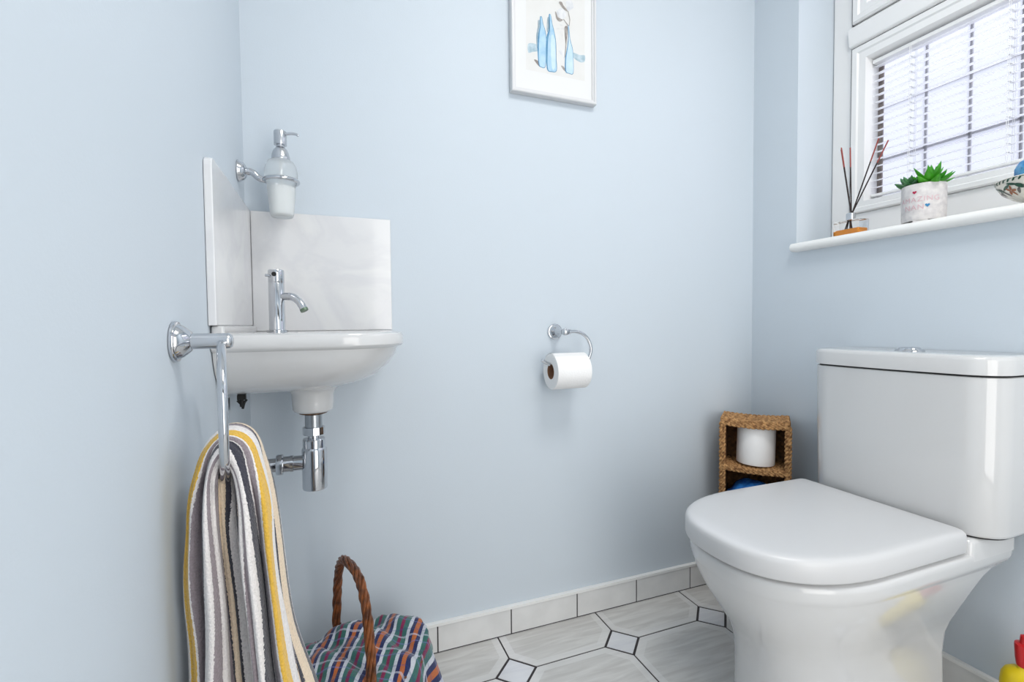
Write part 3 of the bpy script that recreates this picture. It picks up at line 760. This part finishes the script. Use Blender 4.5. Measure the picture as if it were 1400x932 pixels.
flat([(42.1, 248.2), (43.9, 248.6), (49.4, 225.8), (46.3, 207.6), (44.8, 207.3), (47.1, 225.3)], 4)
flat([(27.1, 222.7), (28.6, 223.7), (40.4, 212.6), (44, 207.2), (41.8, 207.4), (38.1, 211.8)], 4)
flat([(6.4, 194.2), (14.5, 195.2), (14.5, 194.3), (6.4, 193.3)], 6)
flat([(11.9, 185.7), (19.9, 186.7), (19.9, 185.7), (11.9, 184.7)], 6)
flat([(17.3, 177.1), (25.4, 178.1), (25.4, 177.1), (17.3, 176.2)], 6)
flat([(10.6, 166.1), (18.7, 167.1), (18.7, 166.1), (10.6, 165.1)], 6)
flat([(21.1, 197.3), (29.2, 198.3), (29.2, 197.3), (21.1, 196.3)], 6)
flat([(17.5, 206.2), (25.6, 207.2), (25.6, 206.2), (17.5, 205.2)], 6)
obj('watercolour', bm, AM, pic, smooth=False, recalc=False)

# ------------------------------------------------------------------ seagrass shelf in the corner
nv = Vector((.7595, .6505, 0)); wv = Vector((.6505, -.7595, 0)); TL = Vector((1.3085, -.0870, 0)); bw, bd, bh = .186, .122, .571
shelf = thing('seagrass_shelf', TL+wv*bw/2+nv*bd/2, 'brown woven seagrass storage tower in the corner behind the toilet', 'shelf')
M['grass'] = mat('dark_woven_seagrass', '5A3C26', rough=.85, bump=1, bscale=160, var='8A623E', vscale=110)
M['cord'] = mat('seagrass_cord', 'CFA06A', rough=.75, bump=.8, bscale=300, var='7E5530', vscale=120)
def L3(a, d, z): return TL+wv*a+nv*d+Vector((0, 0, z))
def bx3(bm, a0, a1, d0, d1, z0, z1):
    v = [bm.verts.new(L3(a, d, z)) for a in (a0, a1) for d in (d0, d1) for z in (z0, z1)]
    for f in ((0,1,3,2),(4,6,7,5),(0,4,5,1),(2,3,7,6),(0,2,6,4),(1,5,7,3)): bm.faces.new([v[i] for i in f])
bm = B()
bx3(bm, .004, .010, .004, bd, .004, bh-.006); bx3(bm, bw-.010, bw-.004, .004, bd, .004, bh-.006); bx3(bm, .004, bw-.004, bd-.005, bd, .004, bh-.006)
obj('body', bm, M['grass'], shelf, smooth=False)
def cords(bm, p0, p1, r=.0026, n=18, turns=None):
    p0, p1 = Vector(p0), Vector(p1); L = (p1-p0).length
    rope(bm, [p0+(p1-p0)*k/(n*2) for k in range(n*2+1)], r, r*1.15, 2, L/.022 if turns is None else turns, 6, jit=.4)
def sag(z, a, am): return z-am*math.sin(PI*a/bw)
def cord_sag(bm, d, z, am, r=.0034):
    n = 40; rope(bm, [L3(bw*k/n, d, sag(z, bw*k/n, am)) for k in range(n+1)], r, r*1.10, 2, bw/.026, 7, jit=.6)
bm = B()
k = 0
while k*.0092 < bd-.004:
    cord_sag(bm, .003+k*.0092, bh-.001+.0012*random.uniform(-1, 1), .005); k += 1
for z in (bh-.007, bh-.013): cord_sag(bm, -.0005, z, .006)
obj('top_panel', bm, M['cord'], shelf)
for zs in (.423, .281, .139, .008):
    bm = B()
    k = 0
    while k*.0095 < bd-.006:
        cord_sag(bm, .003+k*.0095, zs+.001*random.uniform(-1, 1), .0035 if zs > .02 else 0); k += 1
    cord_sag(bm, -.0005, zs+.001, .0035 if zs > .02 else 0); cord_sag(bm, -.0005, zs-.006 if zs > .02 else zs, .0035 if zs > .02 else 0)
    obj('shelf_panel', bm, M['cord'], shelf)
for a in (.004, bw-.004):
    bm = B()
    for da in (-.0035, .0035): 
        rope(bm, [L3(a+da, -.001, .004+(bh-.012)*k/140) for k in range(141)], .0032, .0036, 2, bh/.026, 7, jit=.6)
    obj('edge_braid', bm, M['cord'], shelf)
sr = L3(.094, .060, .423+.0062)
bmr = paper_roll('toilet_roll', sr, Matrix.Rotation(.04, 3, 'Y'), .0545, .117, .021, 'spare white toilet roll standing in the top compartment of the seagrass tower')
# blue plastic packet on the next shelf down
bm = B()
rings = []
for i in range(13):
    t = i/12; a = .016+.140*t
    hh = .043*(math.sin(PI*min(max(t, .04), .96)))**.3; ww = .040*(.75+.25*math.sin(PI*t))
    ring = []
    for k in range(18):
        th = 2*PI*k/18
        rr = 1+.30*noise.noise(Vector((t*5, math.cos(th)*2, math.sin(th)*2)))
        ring.append(L3(a, .052+ww*math.cos(th)*rr, .288+hh+hh*math.sin(th)*rr))
    rings.append(ring)
loft(bm, rings)
M['blueplastic'] = mat('shiny_blue_plastic', '0B3FA0', rough=.15, var='3C8CE0', vscale=38)
pk = obj('plastic_packet', bm, M['blueplastic'], angle=80)
tag(pk, 'shiny blue plastic packet lying in the second compartment of the seagrass tower', 'packet')

# ------------------------------------------------------------------ wicker basket with a cloth in it
bc = Vector((.222, -.205, 0)); ba = math.radians(16)
e1 = Vector((math.cos(ba), math.sin(ba), 0)); e2 = Vector((-math.sin(ba), math.cos(ba), 0))
basket = thing('wicker_basket', (bc.x, bc.y, 0), 'oval brown wicker basket with tall twisted hoop handle on the floor', 'basket')
M['wicker'] = mat('brown_wicker', '8A5028', rough=.35, var='4E2A15', vscale=60, bump=.5, bscale=200)
RA, RBm, RZ = .142, .108, .168
def bel(th, z):
    s = .80+.20*(z/RZ)**.8
    return bc + e1*(RA*s*math.cos(th)) + e2*(RBm*s*math.sin(th)) + Vector((0, 0, z))
bm = B(); nst = 26
for k in range(nst):
    th = 2*PI*k/nst; tube(bm, [bel(th, .004+(RZ-.004)*q/8) for q in range(9)], .0028, 7)
row = 0; z = .006
while z < RZ-.008:
    pts = []
    n = nst*6
    for k in range(n):
        th = 2*PI*k/n; c = bel(th, z); out = (c-bc); out.z = 0; out.normalize()
        pts.append(c + out*(.0042*math.cos(nst/2*th*1.0+PI*row)) + Vector((0, 0, .0006*noise.noise(Vector((k*.3, row, 0))))))
    tube(bm, pts, .0030, 6, closed=True)
    z += .0061; row += 1
n = 48
base_ring = [bm.verts.new(bel(2*PI*k/n, .006)) for k in range(n)]; bm.faces.new(base_ring)
obj('woven_body', bm, M['wicker'], basket)
bm = B(); n = 150
rope(bm, [bel(2*PI*k/n, RZ) for k in range(n)], .0042, .0044, 3, 18, 8, closed=True)
obj('rim', bm, M['wicker'], basket)
bm = B()
def hp(s):   # handle arch, s 0..1 from near leg to far leg
    a = PI*s
    w_ = RBm*1.02
    y = -math.cos(a); 
    if s < .5: yy = -abs(math.cos(a))**.62
    else: yy = abs(math.cos(a))**.62
    zz = .372
    lift = math.sin(a)**.72
    return Vector((bc.x-.016, bc.y, 0)) + e2*(w_*yy) + Vector((0, 0, RZ-.045 + (zz-RZ+.045)*lift))
pts = [hp(k/90) for k in range(91)]
# sharpen the crown slightly and lean it like the photograph
rope(bm, pts, .0064, .0034, 6, 3.4, 8, jit=.35)
tube(bm, pts, .0052, 10)
obj('hoop_handle', bm, M['wicker'], basket)
for s in (0.0, 1.0):
    bm = B(); p = hp(s); tube(bm, [p+Vector((0, 0, -.03)), p], .0075, 8); obj('handle_stub', bm, M['wicker'], basket)
for k in range(8):
    bm = B(); s = [.03, .09, .15, .46, .5, .55, .88, .95][k]
    p = hp(s); d = Vector((random.uniform(-1, 1), random.uniform(-1, 1), random.uniform(.2, 1))).normalized()
    tube(bm, [p+d*.004, p+d*random.uniform(.011, .016)], .0012, 5); obj('loose_twig', bm, M['wicker'], basket)
TEA, MAG, NAV, ORG, CW, LAV = '3C6C66', '7E2A4E', '28305A', 'B8683A', 'C9CDD6', '7480BC'
M['plaid'] = stripe_material('checked_cotton', [(1.2, TEA), (.9, MAG), (1.3, TEA), (.9, CW), (1.0, NAV), (1.1, ORG), (1.0, NAV), (.9, CW)], fuzz=.35,
    cross=[(1.6, NAV, '000000'), (.35, LAV, 'A8A8A8'), (1.4, NAV, '000000'), (.45, 'C8CCDC', 'B8B8B8'), (1.1, NAV, '606060'), (.35, '35407A', 'A0A0A0'), (.8, '4A5580', '404040')])
bm = B(); uvl = bm.loops.layers.uv.new('uv')
NU, NV = 110, 90; V = {}
def cloth_pt(u, v):
    # u along the basket, v across (near = 0)
    a = (u-.5)*2; c = (v-.5)*2
    X_ = a*(.180 if a > 0 else .150); Y_ = c*.122 
    rr = math.sqrt((X_/(RA+.004))**2+(Y_/(RBm+.004))**2)
    top = RZ+.012
    if rr < 1:
        z = top + .030*(1-rr**2)*.6 + .022*(1-rr*.4)*noise.noise(Vector((X_*13, Y_*17, 2.2))) + .010*abs(noise.noise(Vector((X_*34, Y_*26, 7)))) + .008*math.sin(X_*62+Y_*22+1.5*noise.noise(Vector((X_*14, Y_*12, 9))))
        f = 1
    else:
        ex = (rr-1)
        z = top-.002 - ex*.20 - ex*ex*.05
        k = (1+ex*.42)/rr
        X_, Y_ = X_*k, Y_*k
        f = max(0, 1-ex*4)
        th = math.atan2(Y_, X_)
        wob = .006*ex*4*math.sin(th*13+1)
        X_ += wob*math.cos(th); Y_ += wob*math.sin(th)
        z += .022*(1-.4)*noise.noise(Vector((X_*13, Y_*17, 2.2)))*f + .006*noise.noise(Vector((X_*20, Y_*20, 5)))
    p = bc + e1*X_ + e2*Y_ + Vector((0, 0, z))
    return p
for i in range(NU+1):
    for j in range(NV+1):
        V[i, j] = bm.verts.new(cloth_pt(i/NU, j/NV))
for i in range(NU):
    for j in range(NV):
        f = bm.faces.new((V[i, j], V[i+1, j], V[i+1, j+1], V[i, j+1]))
        for lp, (a, c) in zip(f.loops, ((i, j), (i+1, j), (i+1, j+1), (i, j+1))):
            x, y = a/NU*.33, c/NV*.25
            lp[uvl].uv = ((x*.80-y*.60)/.062+.2, (x*.60+y*.80)/.052)
clo = obj('checked_cloth', bm, M['plaid'], angle=180, recalc=False)
md = clo.modifiers.new('thick', 'SOLIDIFY'); md.thickness = .0016; md.offset = 1
tag(clo, 'checked cotton cloth in green, navy, orange and white bundled in the wicker basket', 'cloth')

# ------------------------------------------------------------------ things on the window sill
SZ = 1.1092
dif = thing('reed_diffuser', (1.552, -.312, SZ), 'clear glass reed diffuser with amber oil and dark reeds on the sill', 'reed diffuser')
M['glass'] = mat('clear_glass', (1, 1, 1), rough=.02); M['glass'].node_tree.nodes['Principled BSDF'].inputs['Transmission Weight'].default_value = 1
M['glass'].node_tree.nodes['Principled BSDF'].inputs['IOR'].default_value = 1.25
M['oil'] = mat('amber_oil', 'F59A2A', rough=.15); M['oil'].node_tree.nodes['Principled BSDF'].inputs['Transmission Weight'].default_value = .1
dcx, dcy = 1.552, -.312
bm = B(); box(bm, dcx-.021, dcx+.021, dcy-.036, dcy+.036, SZ, SZ+.043); 
o = obj('glass_bottle', bm, M['glass'], dif, smooth=False); bevel(o, .0025, 3)
bm = B(); box(bm, dcx-.0175, dcx+.0175, dcy-.0325, dcy+.0325, SZ+.003, SZ+.0185); bevel(obj('amber_liquid', bm, M['oil'], dif, smooth=False), .002)
bm = B(); lathe(bm, [(.0088, .042), (.0095, .043), (.0115, .0435), (.0115, .0625), (.0105, .0635), (.0060, .0635), (.0060, .045)], (dcx, dcy, SZ), seg=28); obj('silver_collar', bm, M['satin'], dif)
M['reed'] = mat('dark_reed', '2A1D1C', rough=.7); M['reedtip'] = mat('red_brown_reed_tip', '9C4A44', rough=.7)
for (ty_, tz, tx, by) in ((-.290, 1.356, 1.540, .010), (-.296, 1.358, 1.532, .006), (-.312, 1.354, 1.545, .000), (-.392, 1.350, 1.536, -.004), (-.410, 1.340, 1.545, -.010)):
    bm = B(); top = Vector((tx, ty_, tz)); neck = Vector((dcx+.001, dcy+(ty_-dcy)*.04, SZ+.066)); bot = Vector((dcx+(dcx-tx)*.6, dcy-(ty_-dcy)*.20, SZ+.0065))
    mid = neck+(top-neck)*.70
    tube(bm, [bot, neck, mid], .0017, 7); tube(bm, [mid, top], .0017, 7, mi=1)
    obj('reed', bm, [M['reed'], M['reedtip']], dif)

pcx, pcy, pr_ = 1.554, -.487, .0465
pot = thing('succulent_pot', (pcx, pcy, SZ), 'pale grey pot with pink lettering and a green artificial succulent on the sill', 'potted plant')
M['potm'] = mat('pale_speckled_pot', 'E0DCDA', rough=.6, bump=.6, bscale=120, var='CFCBCB', vscale=90)
bm = B(); lathe(bm, [(.028, .006), (.037, .005), (.0415, .004), (.0432, .009), (.0438, .05), (.0435, .088), (.0428, .092), (.0405, .0925), (.0395, .088), (.0395, .078), (.01, .0775)], (pcx, pcy, SZ), seg=56)
for a in (20, 110, 200, 290):
    rot = Matrix.Translation((pcx, pcy, 0)) @ Matrix.Rotation(math.radians(a), 4, 'Z')
    box(bm, .026, .040, -.014, .014, SZ, SZ+.008, rot=rot)
obj('ceramic_pot', bm, M['potm'], pot)
bm = B(); lathe(bm, [(.0393, .078), (.0393, .082), (.03, .086), (.01, .088)], (pcx, pcy, SZ), seg=32); obj('white_gravel', bm, mat('white_gravel', 'D8D6D2', rough=.9, bump=1, bscale=300), pot)
def wrap(bm, x, z, ang0, off=.0005):
    r = .0438+off; a = ang0 + x/r
    return Vector((pcx + r*math.cos(a), pcy + r*math.sin(a), z))
def text_on_pot(txt, size, x0, z0, ang0, m, name):
    cu = bpy.data.curves.new(name, 'FONT'); cu.body = txt; cu.size = size; cu.resolution_u = 3; cu.space_character = 1.12
    tmp = bpy.data.objects.new(name, cu); COL.objects.link(tmp)
    dg = bpy.context.evaluated_depsgraph_get(); me = bpy.data.meshes.new_from_object(tmp.evaluated_get(dg))
    COL.objects.unlink(tmp); bpy.data.objects.remove(tmp)
    b2 = bmesh.new(); b2.from_mesh(me)
    for v in b2.verts:
        v.co = wrap(b2, x0+v.co.x, z0+v.co.y, ang0)
    return obj(name, b2, m, pot, smooth=False, recalc=False)
# the front of the pot as seen from the room faces (-.86,-.5)
fa = math.atan2(-.60, -.80)
M['pinkink'] = mat('faded_pink_ink', 'D8B6BC', rough=.7); M['redink'] = mat('red_heart_ink', 'B0234A', rough=.6); M['blueink'] = mat('blue_heart_ink', '2F7FB0', rough=.6)
text_on_pot('AMAZING', .0170, -.058, SZ+.048, fa, M['pinkink'], 'pink_lettering')
text_on_pot('NAN', .0175, -.046, SZ+.029, fa, M['pinkink'], 'pink_lettering')
def heart(x0, z0, s, m, name):
    bm = B(); vs2 = []
    for k in range(28):
        t = 2*PI*k/28; x = 16*math.sin(t)**3; z = 13*math.cos(t)-5*math.cos(2*t)-2*math.cos(3*t)-math.cos(4*t)
        vs2.append(bm.verts.new(wrap(bm, x0+x*s/17, z0+z*s/17, fa, .0007)))
    f = bm.faces.new(vs2); bmesh.ops.triangulate(bm, faces=[f]); obj(name, bm, m, pot, smooth=False, recalc=False)
heart(-.024, SZ+.071, .0046, M['redink'], 'red_heart'); heart(.001, SZ+.037, .0050, M['blueink'], 'blue_heart')
def leaf(bm, base, d, L, w, th, curl=.25, mi=0, tipx=1.0):
    d = Vector(d).normalized(); side = d.cross(Vector((0, 0, 1)))
    if side.length < .1: side = Vector((1, 0, 0))
    side.normalize(); nrm = side.cross(d).normalized(); rings = []
    for i in range(9):
        t = i/8
        ww = w*(math.sin(PI*(t**.75)*.92+.12)) if t < .98 else w*.03
        ww = max(ww, w*.04)*(1 if t < .7 else (1-(t-.7)*tipx))
        tt = th*(math.sin(PI*min(t*.9+.08, .99)))**.7
        c = Vector(base) + d*(L*t) + nrm*(curl*L*t*t)
        rings.append([c+side*(ww*math.cos(2*PI*k/8))+nrm*(tt*math.sin(2*PI*k/8)) for k in range(8)])
    loft(bm, rings, mi=mi)
M['leaf'] = mat('bright_green_leaf', '2F8A22', rough=.35, var='5FBF35', vscale=28); M['leaf2'] = mat('dark_green_leaf', '2E5A38', rough=.4, var='3F7A45', vscale=28)
translucent(M['leaf'], .35, hexc('7FD23A'))
succ = bm = B(); pb_ = Vector((pcx-.004, pcy-.016, SZ+.085))
for ringi, (nl, el, L, w) in enumerate(((8, 12, .042, .0085), (8, 30, .044, .0085), (7, 52, .040, .0080), (5, 74, .034, .0070))):
    for k in range(nl):
        a = 2*PI*k/nl + ringi*.4 + random.uniform(-.12, .12); e = math.radians(el+random.uniform(-6, 6))
        leaf(bm, pb_+Vector((0, 0, ringi*.002)), (math.cos(a)*math.cos(e), math.sin(a)*math.cos(e), math.sin(e)), L*1.25*random.uniform(.85, 1.15), w*1.2, .0030, .10)
pl = obj('bright_succulent', bm, M['leaf'], pot, angle=80)
bm = B(); pb2 = Vector((pcx-.012, pcy+.020, SZ+.092))
for ringi, (nl, el, L) in enumerate(((8, 8, .036), (8, 38, .034), (5, 66, .026))):
    for k in range(nl):
        a = 2*PI*k/nl + ringi*.5; e = math.radians(el)
        leaf(bm, pb2, (math.cos(a)*math.cos(e), math.sin(a)*math.cos(e), math.sin(e)), L, .0072, .0058, .22, tipx=.3)
obj('dark_succulent', bm, M['leaf2'], pot, angle=80)

# floral bowl with a blue glass ornament
bcx, bcy = 1.560, -.702
bowl = thing('floral_bowl', (bcx, bcy, SZ), 'cream bowl painted with green leaves and flowers at right end of sill', 'bowl')
BR = [(.030, 0), (.033, .002), (.034, .006), (.048, .014), (.064, .028), (.0735, .044), (.0765, .052)]
M['cream'] = mat('cream_glaze', 'E9E4D8', rough=.15, coat=.4)
bm = B(); lathe(bm, BR+[(.0755, .053), (.0725, .044), (.062, .030), (.045, .017), (.02, .012), (.004, .012)], (bcx, bcy, SZ), seg=64); obj('glazed_bowl', bm, M['cream'], bowl, angle=50)
def brad(z):
    for (r0, z0), (r1, z1) in zip(BR, BR[1:]):
        if z <= z1: return r0+(r1-r0)*(z-z0)/(z1-z0)
    return BR[-1][0]
def on_bowl(a, z, off=.0007): r = brad(z)+off; return Vector((bcx+r*math.cos(a), bcy+r*math.sin(a), SZ+z-off*.6))
DM = [mat('dark_green_glaze', '2C5140', rough=.2), mat('maroon_glaze', '5E2A35', rough=.2), mat('brown_glaze', '9A5A34', rough=.2), mat('grey_leaf_glaze', '62605C', rough=.2)]
bm = B()
def blob(a, z, la, lz, rot, mi, n=14, pw=1.3):
    vs2 = []
    for k in range(n):
        t = 2*PI*k/n; x = la*math.cos(t); y = lz*math.copysign(abs(math.sin(t))**pw, math.sin(t))
        X_ = x*math.cos(rot)-y*math.sin(rot); Z_ = x*math.sin(rot)+y*math.cos(rot)
        vs2.append(bm.verts.new(on_bowl(a+X_/.07, min(max(z+Z_, .001), .0515))))
    f = bm.faces.new(vs2); f.material_index = mi; bmesh.ops.triangulate(bm, faces=[f])
for k in range(44):
    a = 2*PI*k/44; blob(a, .0478, .0038, .0017, .8, 0); blob(a+.05, .0505, .0045, .0007, .0, 0)
for k in range(9):
    a = 2*PI*k/9+.55
    blob(a-.10, .036, .011, .0026, .35, 0); blob(a+.12, .040, .010, .0024, -.3, 0); blob(a+.30, .034, .010, .0040, -.5, 0); blob(a+.22, .026, .007, .0028, .9, 3)
    for q in range(5):
        r_ = q*2*PI/5; blob(a+.0065*math.cos(r_)/.07*1, .028+.0055*math.sin(r_), .0052, .0022, r_, 1 if k % 2 == 0 else 2)
    blob(a-.26, .026, .0085, .0026, -1.0, 3)
obj('painted_flowers', bm, DM, bowl, smooth=False, recalc=False)
bm = B()
bmesh.ops.create_icosphere(bm, subdivisions=2, radius=.036)
for v in bm.verts:
    n_ = noise.noise(v.co*60); v.co *= 1+.16*n_
    v.co.z *= .80; v.co += Vector((bcx-.004, bcy+.012, SZ+.076))
    if v.co.z < SZ+.0455: v.co.z = SZ+.0455; 
M['blueglass'] = mat('blue_glass', '6CC4F4', rough=.1, var='2A74C0', vscale=45); M['blueglass'].node_tree.nodes['Principled BSDF'].inputs['Transmission Weight'].default_value = .35
for v in bm.verts:
    dx_, dy_ = v.co.x-(bcx-.004), v.co.y-(bcy+.016)
o = obj('glass_ornament', bm, M['blueglass'], smooth=False); tag(o, 'blue faceted glass ornament sitting in the floral bowl on the sill', 'ornament')

# ------------------------------------------------------------------ yellow cleaner bottle at the right edge
yb = thing('cleaner_bottle', (1.485, -.715, 0), 'yellow plastic cleaner bottle with red cap on the floor by right wall', 'bottle')
M['yellow'] = mat('yellow_plastic', 'E3C81C', rough=.3); M['red'] = mat('red_plastic', 'C41F22', rough=.3)
bm = B(); rings = []
for z, a, c in ((0, .032, .022), (.004, .036, .026), (.05, .038, .027), (.118, .038, .027), (.136, .036, .026), (.148, .030, .023), (.155, .021, .017), (.158, .012, .012), (.168, .0115, .0115)):
    rings.append([Vector((1.485+c*math.cos(2*PI*k/36), -.720+a*math.sin(2*PI*k/36), z)) for k in range(36)])
loft(bm, rings); obj('bottle_body', bm, M['yellow'], yb, angle=60)
bm = B(); lathe(bm, [(.0125, .164), (.0130, .166), (.0150, .180), (.0165, .205), (.0160, .209), (.009, .211), (.008, .226), (.004, .228)], (1.485, -.720, 0), seg=28); obj('red_cap', bm, M['red'], yb, angle=40)
